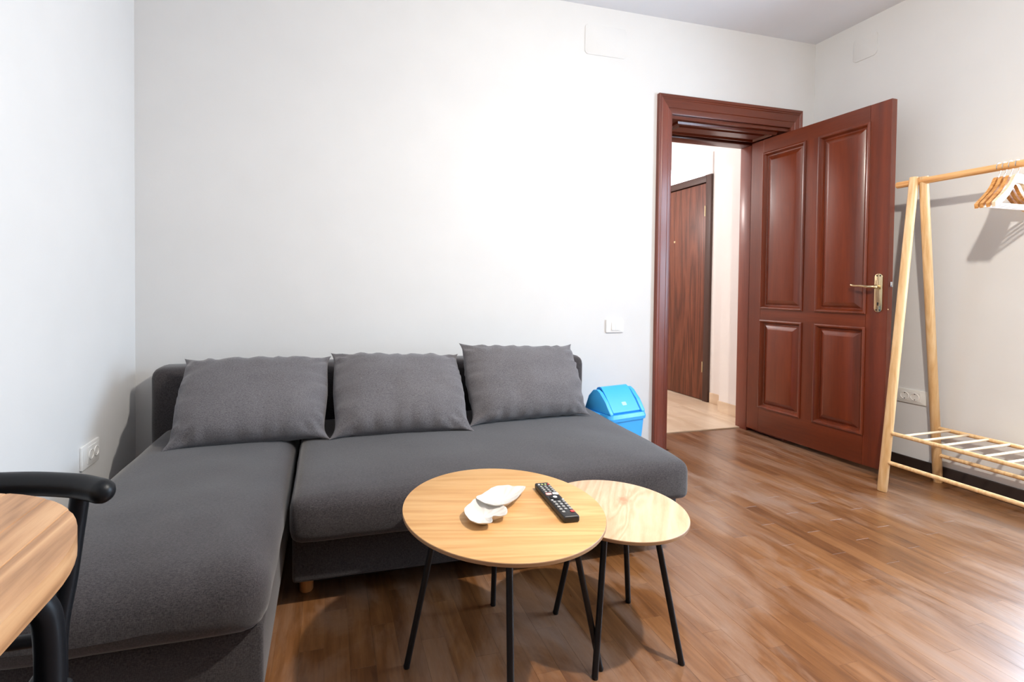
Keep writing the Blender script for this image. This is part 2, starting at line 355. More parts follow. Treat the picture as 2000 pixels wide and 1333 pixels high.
def soft_box(x0, x1, y0, y1, z0, z1, r, step=0.05, puff=(0, 0, 0), nz=0.0, seed=0, nscale=3.0, fn=None):
    """rounded, slightly cushioned box"""
    bm = bmesh.new(); lo = Vector((x0, y0, z0)); hi = Vector((x1, y1, z1)); c = (lo + hi) / 2; hs = (hi - lo) / 2
    def ticks(a, b_):
        t = [a, a + r * 0.15, a + r * 0.5, a + r]; n = max(2, int((b_ - a - 2 * r) / step))
        t += [a + r + (b_ - a - 2 * r) * i / n for i in range(1, n)]; t += [b_ - r, b_ - r * 0.5, b_ - r * 0.15, b_]
        return t
    tx, ty, tz = ticks(x0, x1), ticks(y0, y1), ticks(z0, z1); V = {}
    def vert(i, j, k):
        key = (i, j, k)
        if key in V: return V[key]
        p = Vector((tx[i], ty[j], tz[k])); q = Vector([min(max(p[a], lo[a] + r), hi[a] - r) for a in range(3)])
        d = p - q
        if d.length > 1e-9: p = q + d.normalized() * r
        u = Vector([(p[a] - c[a]) / hs[a] for a in range(3)])
        nn = d.normalized() if d.length > 1e-9 else Vector((0, 0, 1))
        for a in range(3):
            b1, b2 = (a + 1) % 3, (a + 2) % 3
            p[a] += puff[a] * u[a] * max(0, 1 - u[b1] ** 4) * max(0, 1 - u[b2] ** 4)
        if nz: p += nn * nz * (noise.noise(p * nscale + Vector((seed, 0, 0))) + 0.5 * noise.noise(p * nscale * 2.7 + Vector((0, seed, 0))))
        if fn: p = fn(p)
        V[key] = bm.verts.new(p); return V[key]
    nx, ny, nz_ = len(tx) - 1, len(ty) - 1, len(tz) - 1
    for i in range(nx):
        for j in range(ny):
            for k in (0, nz_): bm.faces.new((vert(i, j, k), vert(i + 1, j, k), vert(i + 1, j + 1, k), vert(i, j + 1, k)))
    for i in range(nx):
        for k in range(nz_):
            for j in (0, ny): bm.faces.new((vert(i, j, k), vert(i + 1, j, k), vert(i + 1, j, k + 1), vert(i, j, k + 1)))
    for j in range(ny):
        for k in range(nz_):
            for i in (0, nx): bm.faces.new((vert(i, j, k), vert(i, j + 1, k), vert(i, j + 1, k + 1), vert(i, j, k + 1)))
    return bm
def rounded_rect(x0, x1, y0, y1, r, n=6):
    out = []
    for cx, cy, a0 in ((x1 - r, y1 - r, 0), (x0 + r, y1 - r, 90), (x0 + r, y0 + r, 180), (x1 - r, y0 + r, 270)):
        for k in range(n + 1):
            a = math.radians(a0 + 90 * k / n); out.append((cx + r * math.cos(a), cy + r * math.sin(a)))
    return out
TO_RIGHT_WALL = Matrix(((0, 0, -1, 0), (-1, 0, 0, 0), (0, 1, 0, 0), (0, 0, 0, 1)))  # local x -> -y, y -> z, z(out) -> -x
TO_BACK_WALL = Matrix(((1, 0, 0, 0), (0, 0, -1, 0), (0, 1, 0, 0), (0, 0, 0, 1)))    # local x -> x, y -> z, z(out) -> -y
TO_LEFT_WALL = Matrix(((0, 0, 1, 0), (1, 0, 0, 0), (0, 1, 0, 0), (0, 0, 0, 1)))     # local x -> y, y -> z, z(out) -> +x

# ------------------------------------------------------------------ room shell
T = 0.22
HY = 3.02                                   # hall side of the back wall
OX0, OX1, OZ = 2.112, 3.132, 2.19           # rough doorway opening
bm = bx(XL - T, OX0, YB, HY, 0, H); box(bm, OX1, XR + T, YB, HY, 0, H); box(bm, OX0, OX1, YB, HY, OZ, H)
struct(obj('wall_back', bm, 'wall', smooth=False))
struct(obj('wall_left', bx(XL - T, XL, YF - T, YB, 0, H), 'wall', smooth=False))
struct(obj('wall_front', bx(XL, XR, YF - T, YF, 0, H), 'wall_far', smooth=False))
bm = bx(XR, XR + T, YF - T, WIN[0], 0, H); box(bm, XR, XR + T, WIN[1], YB, 0, H)
box(bm, XR, XR + T, WIN[0], WIN[1], 0, WIN[2]); box(bm, XR, XR + T, WIN[0], WIN[1], WIN[3], H)
struct(obj('wall_right', bm, 'wall', smooth=False))
struct(obj('ceiling', bx(XL - T, XR + T, YF - T, HY, H, H + 0.2), 'ceil', smooth=False))
# floor with its planks
floor = struct(obj('floor', bx(XL, XR, YF, YB, -0.08, -0.0025), 'subfloor', smooth=False))
obj('floor_bed', bx(OX0, OX1, YB, 2.985, -0.08, -0.0025), 'subfloor', floor, smooth=False)
def plank_mesh(bm, x0, x1, y0, y1, ch=0.00025):
    g = 0.00012; x0 += g; x1 -= g; y0 += g; y1 -= g
    b0 = [bm.verts.new(p) for p in ((x0, y0, -0.0025), (x1, y0, -0.0025), (x1, y1, -0.0025), (x0, y1, -0.0025))]
    b1 = [bm.verts.new(p) for p in ((x0, y0, -ch), (x1, y0, -ch), (x1, y1, -ch), (x0, y1, -ch))]
    b2 = [bm.verts.new(p) for p in ((x0 + ch, y0 + ch, 0), (x1 - ch, y0 + ch, 0), (x1 - ch, y1 - ch, 0), (x0 + ch, y1 - ch, 0))]
    for a, c in ((b0, b1), (b1, b2)):
        for k in range(4): bm.faces.new((a[k], a[(k + 1) % 4], c[(k + 1) % 4], c[k]))
    bm.faces.new(b2)
cells = []
for c in range(int((XR - XL) / PL_W) + 1):
    xa = XL + c * PL_W; xb = min(xa + PL_W, XR)
    if xb - xa < 0.008: continue
    o0 = YF + plank_offset(c) - PL_L
    ymax = 2.985 if (xa > OX0 + 0.03 and xb < OX1 - 0.03) else YB
    k = 0
    while o0 + k * PL_L < ymax:
        ya, yb = max(YF, o0 + k * PL_L), min(ymax, o0 + (k + 1) * PL_L)
        k += 1
        if yb - ya > 0.01: cells.append((xa, xb, ya, yb))
def plank_area(c):
    p = [project((x, y, 0)) for x, y in ((c[0], c[2]), (c[1], c[2]), (c[1], c[3]), (c[0], c[3]))]
    if any(q is None for q in p): return 0
    mx, my = sum(q[0] for q in p) / 4, sum(q[1] for q in p) / 4
    if not (-10 < mx < 2010 and 560 < my < 1345): return 0
    cx, cy = (c[0] + c[1]) / 2, (c[2] + c[3]) / 2
    if cx < -0.13 and cy > 0.9: return 0            # under the chaise
    if cx < 1.36 and cy > 1.68: return 0            # under the seat
    if cx < -0.05 and cy < 0.95: return 0            # behind table, chair and chaise
    return abs(sum(p[i][0] * p[(i + 1) % 4][1] - p[(i + 1) % 4][0] * p[i][1] for i in range(4))) / 2
cells.sort(key=plank_area, reverse=True)
bm = bmesh.new(); plank_mesh(bm, 0, PL_W, 0, PL_L)
full = bpy.data.meshes.new('plank'); bm.to_mesh(full); bm.free(); full.materials.append(MAT['plank'])
rest = bmesh.new(); n_single = 0
for c in cells:
    if plank_area(c) > 0 and n_single < 295:
        if abs(c[1] - c[0] - PL_W) < 1e-4 and abs(c[3] - c[2] - PL_L) < 1e-4:
            o = bpy.data.objects.new('plank', full); o.location = (c[0], c[2], 0); link(o, floor)
        else:
            bm = bmesh.new(); plank_mesh(bm, *c); obj('plank', bm, 'plank', floor, smooth=False)
        n_single += 1
    else:
        plank_mesh(rest, *c)
o = obj('plank_field', rest, 'plank', floor, smooth=False); o['kind'] = 'stuff'

# hallway
HX0, HX1, HX2, HYE = 1.1, 3.26, 3.44, 5.2
struct(obj('wall_hall_left', bx(HX0 - 0.1, HX0, HY, HYE, 0, H), 'hallwall', smooth=False))
struct(obj('wall_hall_end', bx(HX0, HX2 + 0.2, HYE, HYE + 0.1, 0, H), 'hallwall', smooth=False))
bm = bx(HX1, HX2 + 0.2, HY, 3.40, 0, H); box(bm, HX2, HX2 + 0.2, 3.40, 3.70, 0, H); box(bm, HX2, HX2 + 0.2, 4.72, HYE, 0, H); box(bm, HX2, HX2 + 0.2, 3.70, 4.72, 2.34, H)
box(bm, HX2 + 0.12, HX2 + 0.2, 3.70, 4.72, 0, 2.34)
struct(obj('wall_hall_right', bm, 'hallwall', smooth=False))
struct(obj('ceiling', bx(HX0 - 0.1, HX2 + 0.2, HY, HYE + 0.1, H, H + 0.1), 'ceil', smooth=False))
hf = struct(obj('floor', bx(HX0, HX2 + 0.05, 2.985, HYE, -0.08, 0.004), 'grout', smooth=False))
ts = 0.333
for i in range(8):
    for j in range(7):
        xa, ya = HX2 - (i + 1) * ts, 2.985 + j * ts; xb = xa + ts; yb = min(ya + ts, HYE)
        xa = max(xa, HX0)
        if xb - xa < 0.03 or yb - ya < 0.03: continue
        if ya < HY: xa, xb2 = max(xa, OX0 + 0.02), min(xb, OX1 - 0.03)
        g = 0.0012
        if xb - xa < 0.03: continue
        obj('tile', bx(xa + g, xb - g, ya + g, yb - g, 0.0, 0.009, 0.001, 1), 'tile', hf, smooth=False)
struct(obj('baseboard_hall', bx(HX1 - 0.012, HX1, HY, 3.40, 0.009, 0.105, 0.002), 'tile', smooth=False))
struct(obj('baseboard_hall', bx(HX2 - 0.012, HX2, 3.402, 3.69, 0.009, 0.105, 0.002), 'tile', smooth=False))
# entrance door in the hall
d2 = struct(bpy.data.objects.new('door_2', None)); COL.objects.link(d2); d2.location = (HX2, 4.2, 0)
def add_local(name, bm, mat, root, **kw):
    turn(bm, Matrix.Translation(-Vector(root.location))); return obj(name, bm, mat, root, **kw)
for nm, a in (('frame_board', (HX2 - 0.025, HX2 + 0.08, 3.70, 3.762, 0.009, 2.135)), ('frame_board', (HX2 - 0.025, HX2 + 0.08, 4.64, 4.702, 0.009, 2.135)), ('frame_board', (HX2 - 0.025, HX2 + 0.08, 3.762, 4.64, 2.07, 2.135))):
    add_local(nm, bx(*a, 0.003), 'hall_frame', d2)
lf = add_local('leaf', bx(HX2 - 0.010, HX2 + 0.035, 3.768, 4.634, 0.014, 2.062, 0.003), 'hall_door', d2)
for z in (1.80, 0.33):
    add_local('hinge', tb([(HX2 - 0.018, 3.772, z - 0.05), (HX2 - 0.018, 3.772, z + 0.05)], 0.008, 10), 'brass', d2)
o = lathe([(0, 0.006), (0.008, 0.006), (0.012, 0.002), (0.012, 0)], 16); turn(o, Matrix.Translation((HX2 - 0.010, 4.185, 1.545)) @ TO_RIGHT_WALL)
add_local('peephole', o, 'brass', d2)
w2 = struct(bpy.data.objects.new('window_2', None)); COL.objects.link(w2); w2.location = (HX2, 4.2, 2.2)
add_local('pane', bx(HX2 + 0.005, HX2 + 0.011, 3.79, 4.64, 2.140, 2.30), 'transom', w2, smooth=False)
for a in ((HX2 - 0.012, HX2 + 0.03, 3.70, 3.79, 2.136, 2.34), (HX2 - 0.012, HX2 + 0.03, 4.64, 4.72, 2.136, 2.34), (HX2 - 0.012, HX2 + 0.03, 3.79, 4.64, 2.30, 2.34)):
    add_local('frame', bx(*a), 'hallwall', w2, smooth=False)

# window of the right wall (beside the camera's view)
w1 = struct(bpy.data.objects.new('window_1', None)); COL.objects.link(w1); w1.location = (XR + 0.1, 0.7, 1.3)
y0, y1, z0, z1 = WIN; fw = 0.06; ym = (y0 + y1) / 2
for a in ((y0, y0 + fw, z0, z1), (y1 - fw, y1, z0, z1), (y0 + fw, y1 - fw, z0, z0 + fw), (y0 + fw, y1 - fw, z1 - fw, z1), (ym - 0.04, ym + 0.04, z0 + fw, z1 - fw)):
    add_local('window_frame', bx(XR + 0.10, XR + 0.15, a[0], a[1], a[2], a[3], 0.004), 'plastic', w1)
for a, b_ in ((y0 + fw, ym - 0.04), (ym + 0.04, y1 - fw)):
    add_local('pane', bx(XR + 0.122, XR + 0.128, a, b_, z0 + fw, z1 - fw), 'glass', w1, smooth=False)

struct(obj('baseboard_right', bx(XR - 0.013, XR, YF, YB, 0, 0.086, 0.003), 'baseboard', smooth=False))

# doorway lining and casing
trim = struct(bpy.data.objects.new('trim_1', None)); COL.objects.link(trim); trim.location = (2.6, YB, 0)
CI0, CI1, CO0, CO1, CT, CIT = 2.136, 3.100, 2.034, 3.193, 2.313, 2.190
prof = [(0.0, 0.0), (0.0, 0.024), (0.004, 0.027), (0.016, 0.027), (0.019, 0.024), (0.022, 0.0255), (0.026, 0.0255), (0.029, 0.0225), (0.068, 0.0215), (0.071, 0.0185), (0.074, 0.0195), (0.096, 0.0185), (1.0, 0.0165), (1.0, 0.0)]
def casing(side):
    bm = bmesh.new(); wL, wR, wT = CI0 - CO0, CO1 - CI1, CT - CIT
    rows = []
    for w, d in prof:
        f = lambda W: W if w == 1.0 else w * W / 0.102
        if side == 'L': rows.append(((CO0 + f(wL), YB - d, 0), (CO0 + f(wL), YB - d, CT - f(wT))))
        if side == 'R': rows.append(((CO1 - f(wR), YB - d, 0), (CO1 - f(wR), YB - d, CT - f(wT))))
        if side == 'T': rows.append(((CO0 + f(wL), YB - d, CT - f(wT)), (CO1 - f(wR), YB - d, CT - f(wT))))
    vv = [[bm.verts.new(p) for p in r] for r in rows]; n = len(vv)
    for i in range(n): a, b_ = vv[i], vv[(i + 1) % n]; bm.faces.new((a[0], a[1], b_[1], b_[0]))
    bm.faces.new([v[0] for v in vv]); bm.faces.new([v[1] for v in vv])
    return bm
add_local('casing_board', casing('L'), 'cherry_frame', trim, angle=0.3)
add_local('casing_board', casing('R'), 'cherry_frame', trim, angle=0.3)
add_local('casing_board', casing('T'), 'cherry_h', trim, angle=0.3)
add_local('jamb_board', bx(OX0 + 0.001, CI0, YB, HY + 0.005, 0, OZ - 0.001), 'cherry_frame', trim, smooth=False)
add_local('jamb_board', bx(3.106, OX1 - 0.001, YB, HY + 0.005, 0, OZ - 0.001), 'cherry_frame', trim, smooth=False)
add_local('door_stop', bx(3.058, 3.106, 2.925, HY + 0.005, 0.0, OZ - 0.001, 0.004), 'cherry_frame', trim)
add_local('door_stop', bx(CI0, CI0 + 0.035, 2.925, HY + 0.005, 0.0, OZ - 0.001, 0.004), 'cherry_frame', trim)
def ring_panel(rect, rings, flip=False):
    """nested rectangles (inset, height) in local x,y ; height along z"""
    x0, x1, y0, y1 = rect; bm = bmesh.new(); prev = None
    for ins, h in rings:
        q = [bm.verts.new(p) for p in ((x0 + ins, y0 + ins, h), (x1 - ins, y0 + ins, h), (x1 - ins, y1 - ins, h), (x0 + ins, y1 - ins, h))]
        if prev:
            for k in range(4): bm.faces.new((prev[k], prev[(k + 1) % 4], q[(k + 1) % 4], q[k]))
        prev = q
    bm.faces.new(prev); return bm
add_local('head_board', bx(CI0, 3.106, YB, HY + 0.005, OZ - 0.022, OZ - 0.001), 'cherry_h', trim, smooth=False)
add_local('door_stop', bx(CI0 + 0.035, 3.058, 2.925, HY + 0.005, OZ - 0.048, OZ - 0.022, 0.006), 'cherry_h', trim)
bm = ring_panel((2.22, 3.04, 2.70, 2.905), [(0, 0), (0.004, 0.014), (0.022, 0.016), (0.034, 0.004), (0.050, 0.004), (0.062, 0.013)])
turn(bm, Matrix.Translation((0, 0, OZ - 0.022)) @ Matrix.Scale(-1, 4, (0, 0, 1)))
add_local('head_panel', bm, 'cherry_h', trim, angle=0.3)

# main door leaf, swung open into the room
d1 = bpy.data.objects.new('door_1', None); COL.objects.link(d1); struct(d1, 'open cherry wood door with four raised panels and a brass handle', 'door')
LD = Vector((0.0338, -0.9994, 0)).normalized()
d1.matrix_world = Matrix(((LD.x, -LD.y, 0, 3.04), (LD.y, LD.x, 0, 2.908), (0, 0, 1, 0), (0, 0, 0, 1)))
LW, LZ0, LZ1, LT = 0.897, 0.030, 2.150, 0.040
PU = ((0.100, 0.405), (0.495, 0.787)); PZ = ((0.208, 0.842), (0.928, 2.050))
for u0, u1 in ((0, PU[0][0]), (PU[1][1], LW)):
    obj('stile', bx(u0, u1, 0, LT, LZ0, LZ1, 0.002, 1), 'cherry', d1, smooth=False)
for z0_, z1_ in ((LZ0, PZ[0][0]), (PZ[0][1], PZ[1][0]), (PZ[1][1], LZ1)):
    obj('rail', bx(PU[0][0], PU[1][1], 0, LT, z0_, z1_), 'cherry_h', d1, smooth=False)
for z0_, z1_ in PZ:
    obj('mullion', bx(PU[0][1], PU[1][0], 0, LT, z0_, z1_), 'cherry', d1, smooth=False)
STAND = Matrix(((1, 0, 0, 0), (0, 0, -1, 0), (0, 1, 0, 0), (0, 0, 0, 1)))
for u0, u1 in PU:
    for z0_, z1_ in PZ:
        rings = [(-0.004, 0), (-0.004, 0.006), (0.003, 0.009), (0.010, 0.007), (0.016, -0.002), (0.021, -0.012), (0.030, -0.013), (0.034, -0.010), (0.060, 0.001), (0.064, 0.002)]
        obj('panel', turn(ring_panel((u0, u1, z0_, z1_), rings), STAND), 'cherry', d1, angle=0.25)
        b2 = turn(ring_panel((u0, u1, z0_, z1_), rings), Matrix.Translation((0, LT, 0)) @ Matrix.Scale(-1, 4, (0, 1, 0)) @ STAND)
        obj('panel', b2, 'cherry', d1, angle=0.25)
pl = prism(rounded_rect(0.834, 0.875, 0.940, 1.162, 0.0195, 6), 0.0, 0.007, 0.002); turn(pl, STAND)
plate = obj('handle_plate', pl, 'brass', d1)
pl = prism(rounded_rect(0.841, 0.868, 0.972, 1.130, 0.010, 5), 0.007, 0.009, 0.0008); turn(pl, STAND); obj('raised_field', pl, 'brass', plate)
kh = prism([(0.8545 + 0.0045 * math.cos(a), 0.992 + 0.0045 * math.sin(a)) for a in [math.radians(-50 + 280 * k / 10) for k in range(11)]] + [(0.8515, 0.978), (0.8575, 0.978)], 0.009, 0.0096); turn(kh, STAND); obj('keyhole', kh, 'keyhole', plate)
for px, pz in ((0.846, 1.150), (0.863, 1.150), (0.846, 0.952), (0.863, 0.952)):
    s = lathe([(0, 0.0022), (0.003, 0.0018), (0.0042, 0)], 12, c=(px, pz, 0.007)); turn(s, STAND); obj('screw', s, 'keyhole', plate)
lv = tb(smooth_path([(0.8545, -0.007, 1.086), (0.8545, -0.035, 1.086), (0.848, -0.047, 1.086), (0.825, -0.050, 1.087), (0.79, -0.049, 1.091), (0.76, -0.047, 1.092), (0.738, -0.043, 1.095), (0.733, -0.037, 1.097)], 4), [0.011] * 3 + [0.0085] * 30, 12)
lv.free(); pts = smooth_path([(0.8545, -0.007, 1.086), (0.8545, -0.035, 1.086), (0.848, -0.047, 1.086), (0.825, -0.050, 1.087), (0.79, -0.049, 1.091), (0.76, -0.047, 1.092), (0.738, -0.043, 1.095), (0.733, -0.037, 1.097)], 4)
rad = [0.0115 if i < 5 else 0.0085 - 0.0028 * math.sin(max(0, min(1, (i - 12) / 14)) * math.pi) for i in range(len(pts))]
obj('lever', tb(pts, rad, 12, dome=True), 'brass', d1)
obj('latch', bx(LW, LW + 0.012, 0.012, 0.026, 1.085, 1.115, 0.003), 'chrome', d1)
sb = lathe([(0, 0.002), (0.003, 0.0015), (0.004, 0)], 12); turn(sb, Matrix.Translation((LW, 0.008, 0.957)) @ Matrix.Rotation(math.radians(90), 4, 'Y')); obj('edge_screw', sb, 'brass', d1)
for z in (0.35, 1.85):
    obj('hinge', tb([(-0.006, 0.02, z - 0.055), (-0.006, 0.02, z + 0.055)], 0.007, 10), 'brass', d1)

# ------------------------------------------------------------------ corner sofa
sofa = empty('corner_sofa', (0.3, 2.0, 0), 'charcoal grey corner sofa with chaise on the left and beech peg legs', 'sofa')
def sofa_part(name, bm, mat, parent=sofa, **kw):
    turn(bm, Matrix.Translation(-Vector(sofa.location))); o = obj(name, bm, mat, parent, **kw); return o
def seat_fn(p):
    # the front edge of the cushion sags a little towards the floor
    t = max(0, min(1, (1.80 - p.y) / 0.25)); 
    if p.z > 0.32: p.z -= 0.012 * t * t
    if p.x > 1.2: p.x -= 0.045 * max(0, min(1, (2.45 - p.y) / 0.85)) * (p.x - 1.2) / 0.2
    return p
sofa_part('seat_cushion', soft_box(-0.118, 1.405, 1.545, 2.455, 0.245, 0.402, 0.036, 0.05, (0.0, 0.016, 0.012), 0.005, 3, fn=seat_fn), 'sofa')
sofa_part('seat_base', soft_box(-0.112, 1.355, 1.612, 2.50, 0.088, 0.252, 0.012, 0.12, (0, 0.004, 0), 0.002, 5), 'sofa')
def ch_fn(p):
    t = max(0, min(1, (1.42 - p.y) / 0.28))
    if p.z > 0.31: p.z -= 0.022 * t * t * (1 + 0.5 * math.sin(p.x * 9))
    if p.z > 0.3: p += Vector((0, 0, 0.0035 * math.sin(p.x * 38 + 3 * p.y) * t * (1 - t) * 4))
    return p
sofa_part('chaise_cushion', soft_box(-0.735, -0.140, 1.165, 2.455, 0.245, 0.404, 0.055, 0.035, (0.006, 0.014, 0.014), 0.006, 9, fn=ch_fn), 'sofa')
sofa_part('chaise_base', soft_box(-0.728, -0.148, 1.195, 2.50, 0.088, 0.252, 0.012, 0.12, (0.0, 0.004, 0), 0.002, 12), 'sofa')
sofa_part('backrest', soft_box(-0.800, 1.425, 2.458, 2.633, 0.06, 0.673, 0.048, 0.10, (0, 0.006, 0.003), 0.003, 21), 'sofa', angle=1.2)
for x, y in ((-0.073, 1.722), (1.27, 1.722), (0.6, 1.722), (-0.073, 2.42), (1.27, 2.42), (-0.66, 1.26), (-0.215, 1.26), (-0.66, 2.42)):
    sofa_part('leg', lathe([(0, 0.0), (0.0215, 0.0), (0.0235, 0.003), (0.0255, 0.088), (0, 0.088)], 20, c=(x, y, 0)), 'leg_wood')
sofa_part('under_shade_box', bx(-0.09, 1.33, 1.752, 2.46, 0.006, 0.0895), 'sofa_shade', smooth=False)  # black box added to deepen the shade under the seat base
sofa_part('under_shade_box', bx(-0.71, -0.19, 1.30, 2.46, 0.006, 0.0895), 'sofa_shade', smooth=False)  # same added black filler for the shade under the chaise

# ------------------------------------------------------------------ pillows
def pillow(TL, TR, BL, BR, thick, seed, label):
    TL, TR, BL, BR = map(Vector, (TL, TR, BL, BR)); c = (TL + TR + BL + BR) / 4
    nrm = ((TR - TL) + (BR - BL)).cross((TL - BL) + (TR - BR)).normalized()
    N, Mv = 44, 34; bm = bmesh.new(); grid = {}
    W = ((TR - TL).length + (BR - BL).length) / 2; Hh = ((TL - BL).length + (TR - BR).length) / 2
    eu, ev = (TR - TL).normalized(), (TL - BL).normalized()
    for side in (1, -1):
        for i in range(N + 1):
            for j in range(Mv + 1):
                if side == -1 and (i in (0, N) or j in (0, Mv)): grid[(side, i, j)] = grid[(1, i, j)]; continue
                u = -1 + 2 * i / N; v = -1 + 2 * j / Mv
                u = math.sin(u * math.pi / 2); v = math.sin(v * math.pi / 2)
                cd = (1 - abs(u)) * 1.3 + (1 - abs(v))
                ea = math.exp(-cd * 10.5)                                  # little ears at the corners
                bu, bv = u * (0.93 + 0.07 * ea), v * (0.925 + 0.075 * ea)
                p = (BL * (1 - bu) + BR * (1 + bu)) * (1 - bv) / 4 + (TL * (1 - bu) + TR * (1 + bu)) * (1 + bv) / 4
                if v < 0: p -= eu * u * 0.020 * W * max(0, -v) * (1 - ea)      # the lower corners of the body stay under the upper ones
                p += eu * (u * 0.012 * W * (1 - v * v)); p -= ev * (v * 0.022 * Hh * (1 - u * u) * (1 if v > 0 else 0.3))
                t = (max(0, (1 - abs(u) ** 3.2)) * max(0, (1 - abs(v) ** 3.0))) ** 0.46
                t *= 1 - 0.6 * math.exp(-cd * 9)
                # puckers running in from the seams
                edge_u = math.exp(-(1 - abs(u)) * 7); edge_v = math.exp(-(1 - abs(v)) * 7)
                w = 0.014 * edge_u * math.sin(v * 17 + seed + 2 * noise.noise(Vector((v * 3, seed, u))) * 3) + 0.011 * edge_v * math.sin(u * 21 + seed * 2 + 3 * noise.noise(Vector((u * 3, seed, 7))))
                w *= min(1, t * 2.2)
                cr = abs(u) * abs(v)
                cw = 0.022 * max(0, cr - 0.45) * math.sin((abs(u) - abs(v)) * 26 + seed)
                n1 = 0.016 * noise.noise(Vector((u * 1.6 + seed, v * 1.6, side))) + 0.004 * noise.noise(Vector((u * 5 + seed, v * 5, side)))
                off = thick / 2 * t + (w + cw * min(1, t * 3) + n1 * t)
                p = p + nrm * off * side
                if p.z < 0.405: p.z = 0.405 + (p.z - 0.405) * 0.08
                grid[(side, i, j)] = bm.verts.new(p - c)
    for side in (1, -1):
        for i in range(N):
            for j in range(Mv):
                q = [grid[(side, a, b_)] for a, b_ in ((i, j), (i + 1, j), (i + 1, j + 1), (i, j + 1))]
                q2 = []
                for v_ in q:
                    if v_ not in q2: q2.append(v_)
                if len(q2) > 2:
                    try: bm.faces.new(q2)
                    except ValueError: pass
    o = obj('throw_pillow', bm, 'pillow', smooth=True, angle=1.6); o.location = c
    tag(o, label, 'pillow', 'grey pillows along the sofa back'); return o
pillow((-0.632, 2.385, 0.726), (0.012, 2.385, 0.722), (-0.632, 2.050, 0.412), (0.008, 2.075, 0.412), 0.205, 1.3, 'grey throw pillow leaning at the chaise end, nearest the left wall')
pillow((0.008, 2.405, 0.734), (0.650, 2.395, 0.714), (0.000, 2.065, 0.412), (0.640, 2.045, 0.412), 0.195, 4.1, 'grey throw pillow in the middle of the three on the sofa')
pillow((0.655, 2.395, 0.770), (1.300, 2.395, 0.752), (0.628, 2.110, 0.412), (1.300, 2.175, 0.412), 0.19, 8.7, 'grey throw pillow at the sofa end nearest the blue bin')

# ------------------------------------------------------------------ nesting tables
def round_table(name, c, r, z_top, thick, feet, k, mat, leg_r, label):
    root = empty(name, (c[0], c[1], 0), label, 'coffee table', 'round nesting coffee tables')
    n = 96
    e = 0.0012
    top = lathe([(0, z_top - 0.0005), (r - e, z_top - 0.0005), (r, z_top - 0.002), (r, z_top - thick + 0.001), (r - 0.001, z_top - thick), (0, z_top - thick)], n)
    obj('tabletop', top, 'oak_edge', root, angle=0.4)
    sk = lathe([(0, z_top), (r - 0.0022, z_top), (r - 0.0008, z_top - 0.0007), (r - 0.0008, z_top - 0.0012), (0, z_top - 0.0012)], n)
    obj('top_veneer', sk, mat, root, angle=0.6)
    zb = z_top - thick
    tops = []
    for fx, fy in feet:
        tx, ty = (fx - c[0]) * k, (fy - c[1]) * k; fx -= c[0]; fy -= c[1]
        d = Vector((tx - fx, ty - fy, zb)); 
        obj('leg', tb([(fx, fy, 0.004), (tx, ty, zb)], leg_r, 18), 'black', root)
        obj('foot_cap', lathe([(0, 0), (leg_r * 0.95, 0), (leg_r * 1.05, 0.002), (leg_r * 1.05, 0.007), (0, 0.007)], 18, c=(fx, fy, 0)), 'black', root)
        pad = prism(rounded_rect(tx - 0.026, tx + 0.026, ty - 0.026, ty + 0.026, 0.008, 4), zb - 0.003, zb, 0.0006, 1)
        obj('mounting_plate', pad, 'black', root)
    return root
bc = (0.465, 1.230); bd = 0.266
bfeet = [(0.213, 1.297), (0.534, 1.488), (0.734, 1.162), (0.396, 0.972)]
round_table('coffee_table', bc, 0.2743, 0.4577, 0.0105, bfeet, 0.66, 'oak', 0.0085, 'larger and higher round coffee table with golden oak top and black legs')
scn = (0.844, 1.265)
sfeet = [(0.719, 1.402), (0.704, 1.139), (0.984, 1.395), (0.969, 1.125)]
round_table('coffee_table', scn, 0.2024, 0.400, 0.0105, sfeet, 0.58, 'oak_pale', 0.0085, 'smaller round side table with pale oak top tucked under the bigger table')

# knot in the pale veneer
m = MAT['oak_pale']; nt = m.node_tree; b = nt.nodes['Principled BSDF']
lk = b.inputs['Base Color'].links[0].from_socket
P = nd(nt, 'ShaderNodeNewGeometry').outputs['Position']
mp = nd(nt, 'ShaderNodeMapping'); mp.vector_type = 'TEXTURE'; mp.inputs['Location'].default_value = (0.895, 1.300, 0.4); mp.inputs['Rotation'].default_value = (0, 0, math.radians(52)); mp.inputs['Scale'].default_value = (0.040, 0.018, 0.05)
nt.links.new(P, mp.inputs['Vector'])
nz = nd(nt, 'ShaderNodeTexNoise', i_Scale=60.0, i_Detail=3.0); nt.links.new(P, nz.inputs['Vector'])
ln = nd(nt, 'ShaderNodeVectorMath', operation='LENGTH'); nt.links.new(mp.outputs[0], ln.inputs[0])
ad = nd(nt, 'ShaderNodeMath', operation='MULTIPLY_ADD'); ad.inputs[1].default_value = 0.9; nt.links.new(nz.outputs['Fac'], ad.inputs[0]); nt.links.new(ln.outputs['Value'], ad.inputs[2])
kr = ramp(nt, [(0.45, (0.8, 0.8, 0.8)), (1.0, (0, 0, 0))]); dv = nd(nt, 'ShaderNodeMath', operation='MULTIPLY'); dv.inputs[1].default_value = 0.62
nt.links.new(ad.outputs[0], dv.inputs[0]); nt.links.new(dv.outputs[0], kr.inputs['Fac'])
mx = nd(nt, 'ShaderNodeMixRGB'); mx.inputs['Color2'].default_value = (*srgb(176, 118, 84), 1)
nt.links.new(kr.outputs['Color'], mx.inputs['Fac']); nt.links.new(lk, mx.inputs['Color1']); nt.links.new(mx.outputs[0], b.inputs['Base Color'])

